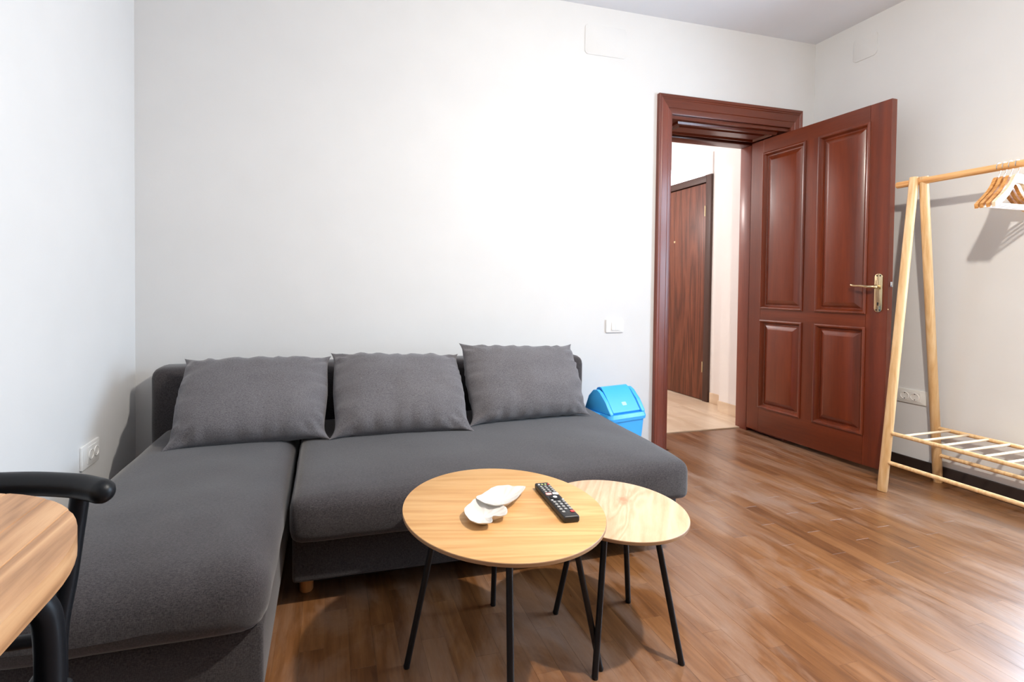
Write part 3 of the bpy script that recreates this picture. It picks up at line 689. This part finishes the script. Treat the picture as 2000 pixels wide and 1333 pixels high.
# ------------------------------------------------------------------ leaf dish on the big table
def leaf_dish():
    zt = 0.4577
    rear = [(0.556, 1.283), (0.528, 1.246), (0.496, 1.212), (0.458, 1.190), (0.425, 1.192), (0.402, 1.218), (0.395, 1.247), (0.420, 1.264), (0.447, 1.287), (0.469, 1.302), (0.505, 1.304), (0.525, 1.291)]
    front = [(0.395, 1.247), (0.369, 1.222), (0.347, 1.197), (0.341, 1.161), (0.347, 1.129), (0.366, 1.112), (0.394, 1.113), (0.405, 1.140), (0.428, 1.137), (0.446, 1.146), (0.456, 1.171), (0.452, 1.194), (0.425, 1.222)]
    root = empty('leaf_dish', (0.435, 1.20, zt), 'white ceramic dish shaped like two overlapping leaves on the larger table', 'dish')
    for name, outl, cen, z_add, tip in (('leaf_bowl', rear, (0.470, 1.244), 0.004, 0), ('leaf_bowl', front, (0.392, 1.170), 0.0, 6)):
        pts = [Vector((x, y, 0)) for x, y in outl]; pts = pts + [pts[0]]
        n = len(outl); dense = []
        for i in range(n):
            p0, p1, p2, p3 = (Vector((*outl[(i + q) % n], 0)) for q in (-1, 0, 1, 2))
            for j in range(8):
                t = j / 8
                dense.append(0.5 * ((2 * p1) + (p2 - p0) * t + (2 * p0 - 5 * p1 + 4 * p2 - p3) * t * t + (3 * p1 - p0 - 3 * p2 + p3) * t ** 3))
        cv = Vector((*cen, 0)); bm = bmesh.new(); rings = []; nn = len(dense)
        prof_ = [(0.05, 0.0065, 0), (0.3, 0.007, 0.3), (0.5, 0.009, 0.6), (0.7, 0.0125, 1.0), (0.86, 0.0165, 1.0), (0.97, 0.0205, 0.8), (1.0, 0.0205, 0.5), (0.995, 0.0185, 0.3), (0.9, 0.0145, 0), (0.7, 0.008, 0), (0.5, 0.0015, 0), (0.45, 0.0, 0), (0.05, 0.0, 0)]
        for s, z, rib in prof_:
            ring = []
            for q, p in enumerate(dense):
                w = cv + (p - cv) * s; zz = z + rib * 0.0011 * math.sin(q * 2 * math.pi / 8.0) + (z_add if z > 0.004 else 0)
                ring.append(bm.verts.new((w.x - 0.435, w.y - 1.20, zz)))
            rings.append(ring)
        for a, c in zip(rings, rings[1:]):
            for q in range(nn): bm.faces.new((a[q], a[(q + 1) % nn], c[(q + 1) % nn], c[q]))
        bm.faces.new(rings[0]); bm.faces.new(list(reversed(rings[-1])))
        obj(name, bm, 'ceramic', root, angle=1.2)
leaf_dish()

# ------------------------------------------------------------------ remote control
ra = math.atan2(1.315 - 1.098, 0.621 - 0.6065)
rem = empty('remote_control', (0.6135, 1.206, 0.4577), 'black television remote control with white and red keys on the larger table', 'remote', None, ra)
RL, RW, RH = 0.216, 0.044, 0.018      # local x = length (far end +x), y = width (left +y)
obj('body', soft_box(-RL / 2, RL / 2, -RW / 2, RW / 2, 0, RH, 0.0055, 0.02), 'rubber', rem)
def key(x, y, l, w, mat, h=0.0022, rr=0.0018):
    obj('button', prism(rounded_rect(x - l / 2, x + l / 2, y - w / 2, y + w / 2, min(rr, l / 2 - 1e-4, w / 2 - 1e-4), 3), RH - 0.0006, RH + h, 0.0006, 1), mat, rem)
xs = lambda t: RL / 2 - t * RL
for yy, mt in ((0.0145, 'key_white'), (0.005, 'key_green'), (-0.005, 'key_green'), (-0.0145, 'key_red')): key(xs(0.085), yy, 0.0055, 0.0055, mt)
for t in (0.15, 0.205, 0.26, 0.315):
    for yy in (0.013, 0.0, -0.013): key(xs(t), yy, 0.0055, 0.0075, 'key')
key(xs(0.385), 0.0100, 0.0115, 0.0165, 'key_pink'); key(xs(0.385), -0.0100, 0.0115, 0.0165, 'key_white')
key(xs(0.368), 0.0100, 0.0022, 0.0165, 'key_red', 0.0024)
ring = lathe([(0.0065, RH - 0.0004), (0.0068, RH + 0.0022), (0.0155, RH + 0.0018), (0.0162, RH - 0.0004)], 28, c=(xs(0.485), 0, 0)); obj('direction_ring', ring, 'black_gloss', rem)
obj('center_button', lathe([(0, RH + 0.0026), (0.0058, RH + 0.0022), (0.0064, RH - 0.0004)], 20, c=(xs(0.485), 0, 0)), 'key_white', rem)
key(xs(0.565), 0.0155, 0.0045, 0.006, 'key_white'); key(xs(0.565), -0.0155, 0.0045, 0.006, 'key_white')
for t in (0.62, 0.685, 0.75, 0.815):
    for yy in (0.0135, 0.0, -0.0135): key(xs(t), yy, 0.0072, 0.0078, 'key')
key(xs(0.885), 0.0125, 0.0072, 0.0085, 'key'); key(xs(0.885), -0.0120, 0.0085, 0.0110, 'key_red')

# ------------------------------------------------------------------ blue swing bin
BA = math.radians(12); binr = empty('waste_bin', (1.580, 2.393, 0), 'blue plastic swing lid bin between the sofa and the door', 'bin', None, BA)
def frustum(a, b_, z0, z1, r0, r1, bm=None):
    bm = bm or bmesh.new()
    o0 = rounded_rect(-a[0], a[0], -a[1], a[1], r0, 6); o1 = rounded_rect(-b_[0], b_[0], -b_[1], b_[1], r1, 6)
    v0 = [bm.verts.new((x, y, z0)) for x, y in o0]; v1 = [bm.verts.new((x, y, z1)) for x, y in o1]; n = len(v0)
    for k in range(n): bm.faces.new((v0[k], v0[(k + 1) % n], v1[(k + 1) % n], v1[k]))
    bm.faces.new(list(reversed(v0))); bm.faces.new(v1); return bm
obj('bin_body', frustum((0.108, 0.078), (0.134, 0.100), 0, 0.345, 0.02, 0.024), 'blue', binr, angle=0.9)
rim = frustum((0.141, 0.107), (0.143, 0.109), 0.335, 0.352, 0.028, 0.028); obj('lid_rim', rim, 'blue', binr, angle=0.9)
obj('lid_rim', frustum((0.143, 0.109), (0.137, 0.103), 0.352, 0.372, 0.028, 0.026), 'blue', binr, angle=0.9)
# two side cheeks rising to the ridge, flap between them
def cheek(x0, x1):
    pts = [(-0.101, 0.372), (-0.097, 0.385), (-0.060, 0.438), (-0.020, 0.482), (0.006, 0.496), (0.035, 0.490), (0.070, 0.452), (0.101, 0.372)]
    bm = bmesh.new(); a = [bm.verts.new((x0, y, z)) for y, z in pts]; c = [bm.verts.new((x1, y, z)) for y, z in pts]; n = len(pts)
    bm.faces.new(a); bm.faces.new(list(reversed(c)))
    for k in range(n): bm.faces.new((a[k], a[(k + 1) % n], c[(k + 1) % n], c[k]))
    bmesh.ops.bevel(bm, geom=bm.edges[:], offset=0.004, segments=2, affect='EDGES', profile=0.5)
    return bm
obj('lid_cheek', cheek(-0.132, -0.108), 'blue', binr); obj('lid_cheek', cheek(0.104, 0.130), 'blue', binr)
pts = [(-0.094, 0.378), (-0.058, 0.430), (-0.020, 0.478), (0.000, 0.498), (0.012, 0.502), (0.030, 0.496), (0.066, 0.444), (0.094, 0.378)]
bm = bmesh.new(); a = [bm.verts.new((-0.104, y, z + 0.006)) for y, z in pts]; c = [bm.verts.new((0.094, y, z + 0.006)) for y, z in pts]
a2 = [bm.verts.new((-0.104, y * 0.93, z - 0.004)) for y, z in pts]; c2 = [bm.verts.new((0.094, y * 0.93, z - 0.004)) for y, z in pts]; n = len(pts)
for k in range(n - 1): bm.faces.new((a[k], a[k + 1], c[k + 1], c[k])); bm.faces.new((a2[k], a2[k + 1], c2[k + 1], c2[k])); bm.faces.new((a[k], a[k + 1], a2[k + 1], a2[k])); bm.faces.new((c[k], c[k + 1], c2[k + 1], c2[k]))
bm.faces.new((a[0], c[0], c2[0], a2[0])); bm.faces.new((a[-1], c[-1], c2[-1], a2[-1]))
flap = obj('swing_flap', bm, 'blue', binr, angle=0.5)
em = prism(rounded_rect(-0.016, 0.016, -0.010, 0.010, 0.004, 3), 0, 0.0012); turn(em, Matrix.Translation((0.0, -0.068, 0.4215)) @ Matrix.Rotation(math.radians(55), 4, 'X'))
obj('pressed_mark', em, simple('pale_blue_mark', srgb(160, 214, 250), 0.4), flap)
obj('lid_filler', bx(-0.108, 0.104, -0.085, 0.085, 0.366, 0.380), 'blue_in', binr, smooth=False)
obj('handle_lug', bx(-0.152, -0.130, -0.03, 0.03, 0.345, 0.372, 0.006), 'blue', binr)

# ------------------------------------------------------------------ switch, sockets, covers
sw = empty('light_switch', (1.7475, YB, 0.825), 'white double light switch on the wall above the blue bin', 'switch')
pl = prism(rounded_rect(-0.062, 0.062, -0.041, 0.041, 0.006, 4), 0, 0.009, 0.0025); turn(pl, TO_BACK_WALL); obj('switch_plate', pl, 'plastic', sw)
pl = prism(rounded_rect(-0.0265, 0.0265, -0.0275, 0.0275, 0.003, 3), 0.009, 0.0096); turn(pl, TO_BACK_WALL); obj('module_frame', pl, 'plastic_sock', sw)
for s in (-1, 1):
    bm = bmesh.new(); x0, x1 = (-0.0245, -0.001) if s < 0 else (0.001, 0.0245)
    q = [bm.verts.new(p) for p in ((x0, -0.025, 0.0096), (x1, -0.025, 0.0096), (x1, 0.025, 0.0096), (x0, 0.025, 0.0096), (x0, -0.025, 0.0150), (x1, -0.025, 0.0150), (x1, 0.025, 0.0112), (x0, 0.025, 0.0112))]
    for f in ((0, 1, 5, 4), (1, 2, 6, 5), (2, 3, 7, 6), (3, 0, 4, 7), (4, 5, 6, 7)): bm.faces.new([q[i] for i in f])
    turn(bm, TO_BACK_WALL); obj('rocker', bm, 'plastic', sw, smooth=False)
def socket_unit(root, cx, cy, M4, r=0.0195):
    bm = lathe([(r + 0.003, 0.0085), (r + 0.0025, 0.0112), (r, 0.0114), (r - 0.0015, 0.0025), (0, 0.0015)], 28, c=(cx, cy, 0)); turn(bm, M4); s = obj('socket_well', bm, 'plastic', root)
    for dx in (-0.0085, 0.0085):
        h = lathe([(0, 0.0032), (0.0024, 0.0032), (0.0026, 0.0018)], 10, c=(cx + dx, cy, 0)); turn(h, M4); obj('pin_hole', h, 'keyhole', s)
    for dy in (-1, 1):
        h = bx(cx - 0.003, cx + 0.003, cy + dy * (r - 0.003) - 0.002, cy + dy * (r - 0.003) + 0.002, 0.002, 0.009); turn(h, M4); obj('earth_clip', h, 'chrome', s, smooth=False)
def frame_plate(w, h, holes, t, rr=0.006):
    """plate with round openings: built as a rounded ring joined to square cells"""
    bm = bmesh.new()
    return bm
so = empty('wall_socket', (XR, 2.0355, 0.4435), 'white double power socket behind the clothes rack', 'socket')
pl = prism(rounded_rect(-0.0735, 0.0735, -0.041, 0.041, 0.005, 4), 0, 0.0075, 0.002); turn(pl, TO_RIGHT_WALL); obj('socket_plate', pl, 'plastic_sock', so)
pl = prism(rounded_rect(-0.058, 0.046, -0.027, 0.027, 0.003, 3), 0.0075, 0.0085); turn(pl, TO_RIGHT_WALL); obj('module', pl, 'plastic_sock', so)
for cx in (-0.032, 0.018): socket_unit(so, cx, 0.0, TO_RIGHT_WALL)
so2 = empty('wall_socket', (XL, 2.188, 0.384), 'white power socket on the left wall beside the chaise', 'socket')
pl = prism(rounded_rect(-0.072, 0.072, -0.047, 0.047, 0.006, 4), 0, 0.010, 0.003); turn(pl, TO_LEFT_WALL); obj('socket_plate', pl, 'plastic', so2)
pl = prism(rounded_rect(-0.030, 0.060, -0.034, 0.034, 0.004, 3), 0.010, 0.0125, 0.0006); turn(pl, TO_LEFT_WALL); obj('module', pl, 'plastic', so2)
for cx, cy in ((-0.006, 0.0), (0.037, 0.0)): socket_unit(so2, cx, cy, Matrix.Translation((0.004, 0, 0)) @ TO_LEFT_WALL, 0.0175)
pl = bx(-0.066, -0.062, -0.03, 0.03, 0.010, 0.0104); turn(pl, TO_LEFT_WALL); obj('edge_slot', pl, 'plastic_sock', so2, smooth=False)
o = obj('junction_cover', turn(prism(rounded_rect(1.513, 1.80, 2.503, 2.686, 0.022, 6), 0, 0.0035, 0.001), Matrix.Translation((0, YB, 0)) @ TO_BACK_WALL), 'wall'); tag(o, 'larger painted over junction cover high on the back wall', 'wall cover')
o = obj('junction_cover', turn(prism(rounded_rect(-2.410, -2.268, 2.550, 2.695, 0.022, 6), 0, 0.006, 0.001), Matrix.Translation((XR, 0, 0)) @ TO_RIGHT_WALL), 'wall'); tag(o, 'smaller painted over junction cover high on the right wall', 'wall cover')

# ------------------------------------------------------------------ clothes rack
RX0, RY0, RY1, APX, RODZ = 3.070, 1.872, 0.905, 3.064, 1.652
rack = empty('clothes_rack', (RX0, 1.4, 0), 'pale wooden clothes rack with A frame legs by the right wall', 'clothes rack')
def rack_part(name, bm, mat): turn(bm, Matrix.Translation(-Vector(rack.location))); return obj(name, bm, mat, rack)
def leg_at(z, front):
    x = (2.847 + (3.052 - 2.847) * z / 1.665) if front else (3.292 + (3.072 - 3.292) * z / 1.66)
    return x
for yy in (RY0, RY1):
    rack_part('leg', tb([(leg_at(0, 1), yy - 0.006, 0), (leg_at(0.004, 1), yy - 0.006, 0.004), (leg_at(1.675, 1) , yy + 0.016, 1.675)], [0.019, 0.021, 0.0195], 18), 'pine')
    rack_part('leg', tb([(leg_at(0, 0), yy + 0.012, 0), (leg_at(0.004, 0), yy + 0.012, 0.004), (leg_at(1.675, 0), yy - 0.016, 1.675)], [0.019, 0.021, 0.0195], 18), 'pine')
rack_part('rod', tb([(3.070, RY1 - 0.105, RODZ), (3.070, 1.976, RODZ)], 0.0175, 18), 'pine_rod')
for z, r in ((0.309, 0.0105), (0.156, 0.0105)):
    for fr in (1, 0):
        x = leg_at(z, fr); rack_part('rail', tb([(x, RY1, z), (x, RY0, z)], r, 12), 'pine')
for k in range(12):
    y = 1.800 - 0.0775 * k
    if y < RY1 + 0.03: break
    rack_part('slat', tb([(leg_at(0.312, 1), y, 0.311), (leg_at(0.312, 0), y + 0.012, 0.311)], 0.0062, 10), 'pine_slat_lit')

# ------------------------------------------------------------------ hangers on the rod
def hanger_parts(root, mat):
    # local frame: x across, y along the rod, z up; origin at the rod centre
    top = [(0.0, -0.046), (0.016, -0.047), (0.030, -0.054), (0.048, -0.082), (0.075, -0.112), (0.115, -0.141), (0.155, -0.166), (0.188, -0.186)]
    bot = [(0.0, -0.088), (0.016, -0.089), (0.030, -0.094), (0.046, -0.116), (0.072, -0.146), (0.110, -0.174), (0.150, -0.196), (0.182, -0.206)]
    tp = [(-x, z) for x, z in reversed(top[1:])] + top; bt = [(-x, z) for x, z in reversed(bot[1:])] + bot
    def dn(l): return [(v.x, v.z) for v in smooth_path([Vector((x, 0, z)) for x, z in l], 4)]
    tp, bt = dn(tp), dn(bt); out = tp + list(reversed(bt))
    def bow(x): return -0.018 * (abs(x) / 0.19) ** 2
    bm = bmesh.new(); w = 0.0065
    a = [bm.verts.new((x, bow(x) - w, z)) for x, z in out]; b_ = [bm.verts.new((x, bow(x) + w, z)) for x, z in out]; n = len(tp); N = len(out)
    for i in range(n - 1):
        j, k = N - 1 - i, N - 2 - i
        bm.faces.new((a[i], a[i + 1], a[k], a[j])); bm.faces.new((b_[i], b_[j], b_[k], b_[i + 1]))
    for i in range(N): bm.faces.new((a[i], a[(i + 1) % N], b_[(i + 1) % N], b_[i]))
    ed = [e for e in bm.edges if (e.verts[0] in a) == (e.verts[1] in a) and len(e.link_faces) == 2 and e.calc_face_angle(0) > 0.9]
    bmesh.ops.bevel(bm, geom=ed, offset=0.003, segments=2, affect='EDGES', profile=0.5)
    p1 = obj('shoulder_board', bm, mat, root, angle=0.7)
    p2 = obj('trouser_bar', tb([(-0.176, -0.015, -0.193), (0.176, -0.015, -0.193)], 0.0055, 10), 'bar_wood', root)
    R = 0.0200
    pts = [(0, 0, -0.062), (0, 0, -0.040), (0.004, 0, -0.030)] + [(R * math.cos(t), 0, R * math.sin(t)) for t in [math.radians(-62 + 270 * k / 16) for k in range(17)]]
    p3 = obj('hook', tb(smooth_path(pts, 2), 0.0017, 8), 'chrome', root)
    return p1, p2, p3
HL = ['natural wood hanger farthest along the rod, next to the rack legs', 'natural wood hanger second from the rack legs', 'natural wood hanger third from the rack legs, beside the one toned as lit', 'wood hanger toned cream as if strongly lit, in front of the other three']
base = None
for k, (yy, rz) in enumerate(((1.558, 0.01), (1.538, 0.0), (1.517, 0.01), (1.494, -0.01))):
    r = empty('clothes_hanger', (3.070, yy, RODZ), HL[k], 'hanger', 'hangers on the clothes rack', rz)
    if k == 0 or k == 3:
        ch = hanger_parts(r, 'hanger_lit' if k == 3 else 'hanger')
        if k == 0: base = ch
    else:
        for c_ in base:
            q = c_.copy(); COL.objects.link(q); q.parent = r

# ------------------------------------------------------------------ dining table, bottom left
TX0, TX1, TY0, TY1, TZ = -0.900, -0.288, -0.420, 0.853, 0.750
dt = empty('dining_table', (-0.594, 0.22, 0), 'rounded oak dining table with black tube legs in the near left corner', 'table')
out = rounded_rect(TX0, TX1, TY0, TY1, 0.253, 18)
def clip(poly, x0, x1):
    for sgn, lim in ((1, x0), (-1, x1)):
        res = []
        for i in range(len(poly)):
            p, q = poly[i], poly[(i + 1) % len(poly)]; fp, fq = sgn * (p[0] - lim), sgn * (q[0] - lim)
            if fp >= 0: res.append(p)
            if fp * fq < 0: t = fp / (fp - fq); res.append((p[0] + (q[0] - p[0]) * t, p[1] + (q[1] - p[1]) * t))
        poly = res
    return poly
def dt_part(name, bm, mat, parent=dt, **kw): turn(bm, Matrix.Translation(-Vector(dt.location))); return obj(name, bm, mat, parent, **kw)
top = dt_part('tabletop', prism([(x * 0.992 + TX0 * 0 - 0.594 * 0.008, y * 0.996 + 0.22 * 0.004) for x, y in out], TZ - 0.027, TZ - 0.003), 'oak_edge', angle=0.5)
e = TX0; widths = [0.078, 0.062, 0.09, 0.07, 0.055, 0.085, 0.066, 0.048, 0.06]
for w in widths:
    x1_ = min(e + w, TX1)
    poly = clip(out, e + 0.0002, x1_ - 0.0002)
    if len(poly) > 2: dt_part('stave', prism(poly, TZ - 0.029, TZ, 0.0012, 1), 'dining', top, angle=0.5)
    e = x1_
    if e >= TX1 - 1e-4: break
for sx in (-0.360, -0.828):
    for sy, s in ((0.742, -1), (-0.302, 1)):
        xi = sx + (-0.10 if sx > -0.6 else 0.10)
        p = smooth_path([(sx, sy, 0.004), (sx, sy, 0.40), (sx, sy, 0.585), (sx + (xi - sx) * 0.10, sy + s * 0.006, 0.640), (sx + (xi - sx) * 0.42, sy + s * 0.012, 0.690), (xi, sy + s * 0.015, 0.703)], 7)
        dt_part('leg', tb(p, 0.0175, 18, dome=False), 'black_gloss')
for sy in (0.727, -0.287): dt_part('crossbar', tb([(-0.47, sy, 0.703), (-0.72, sy, 0.703)], 0.0175, 16), 'black_gloss')

# ------------------------------------------------------------------ dining chair tucked behind the table
dc = empty('dining_chair', (-0.56, 0.66, 0), 'black metal dining chair with curved tube backrest, tucked at the dining table', 'chair')
def dc_part(name, bm, mat, **kw): turn(bm, Matrix.Translation(-Vector(dc.location))); return obj(name, bm, mat, dc, **kw)
ra_ = [(-0.343, 0.853, 0.736), (-0.362, 0.865, 0.737), (-0.390, 0.878, 0.739), (-0.447, 0.894, 0.741), (-0.505, 0.902, 0.742), (-0.56, 0.904, 0.742)]
ra_ += [(-1.12 - x, y, z) for x, y, z in reversed(ra_[:-1])]
dc_part('back_rail', tb(smooth_path(ra_, 5), 0.0185, 20, dome=True), 'black_gloss')
for s in (1, -1):
    X = lambda x: x if s > 0 else -1.12 - x
    dc_part('back_leg', tb(smooth_path([(X(-0.383), 0.879, 0.728), (X(-0.398), 0.874, 0.60), (X(-0.410), 0.866, 0.48), (X(-0.405), 0.880, 0.25), (X(-0.392), 0.915, 0.0)], 6), 0.0135, 16), 'black_gloss')
    dc_part('front_leg', tb([(X(-0.385), 0.45, 0.0), (X(-0.400), 0.47, 0.455)], 0.0125, 14), 'black_gloss')
    dc_part('side_rail', tb([(X(-0.410), 0.866, 0.486), (X(-0.400), 0.47, 0.462)], 0.0095, 12), 'black_gloss')
dc_part('seat_rail', tb([(-0.410, 0.866, 0.507), (-0.710, 0.866, 0.507)], 0.0100, 12), 'black_gloss')
dc_part('seat_rail', tb([(-0.400, 0.47, 0.455), (-0.72, 0.47, 0.455)], 0.0100, 12), 'black_gloss')
dc_part('seat', soft_box(-0.765, -0.355, 0.430, 0.800, 0.470, 0.492, 0.010, 0.05, (0, 0, 0.004)), 'black_gloss')
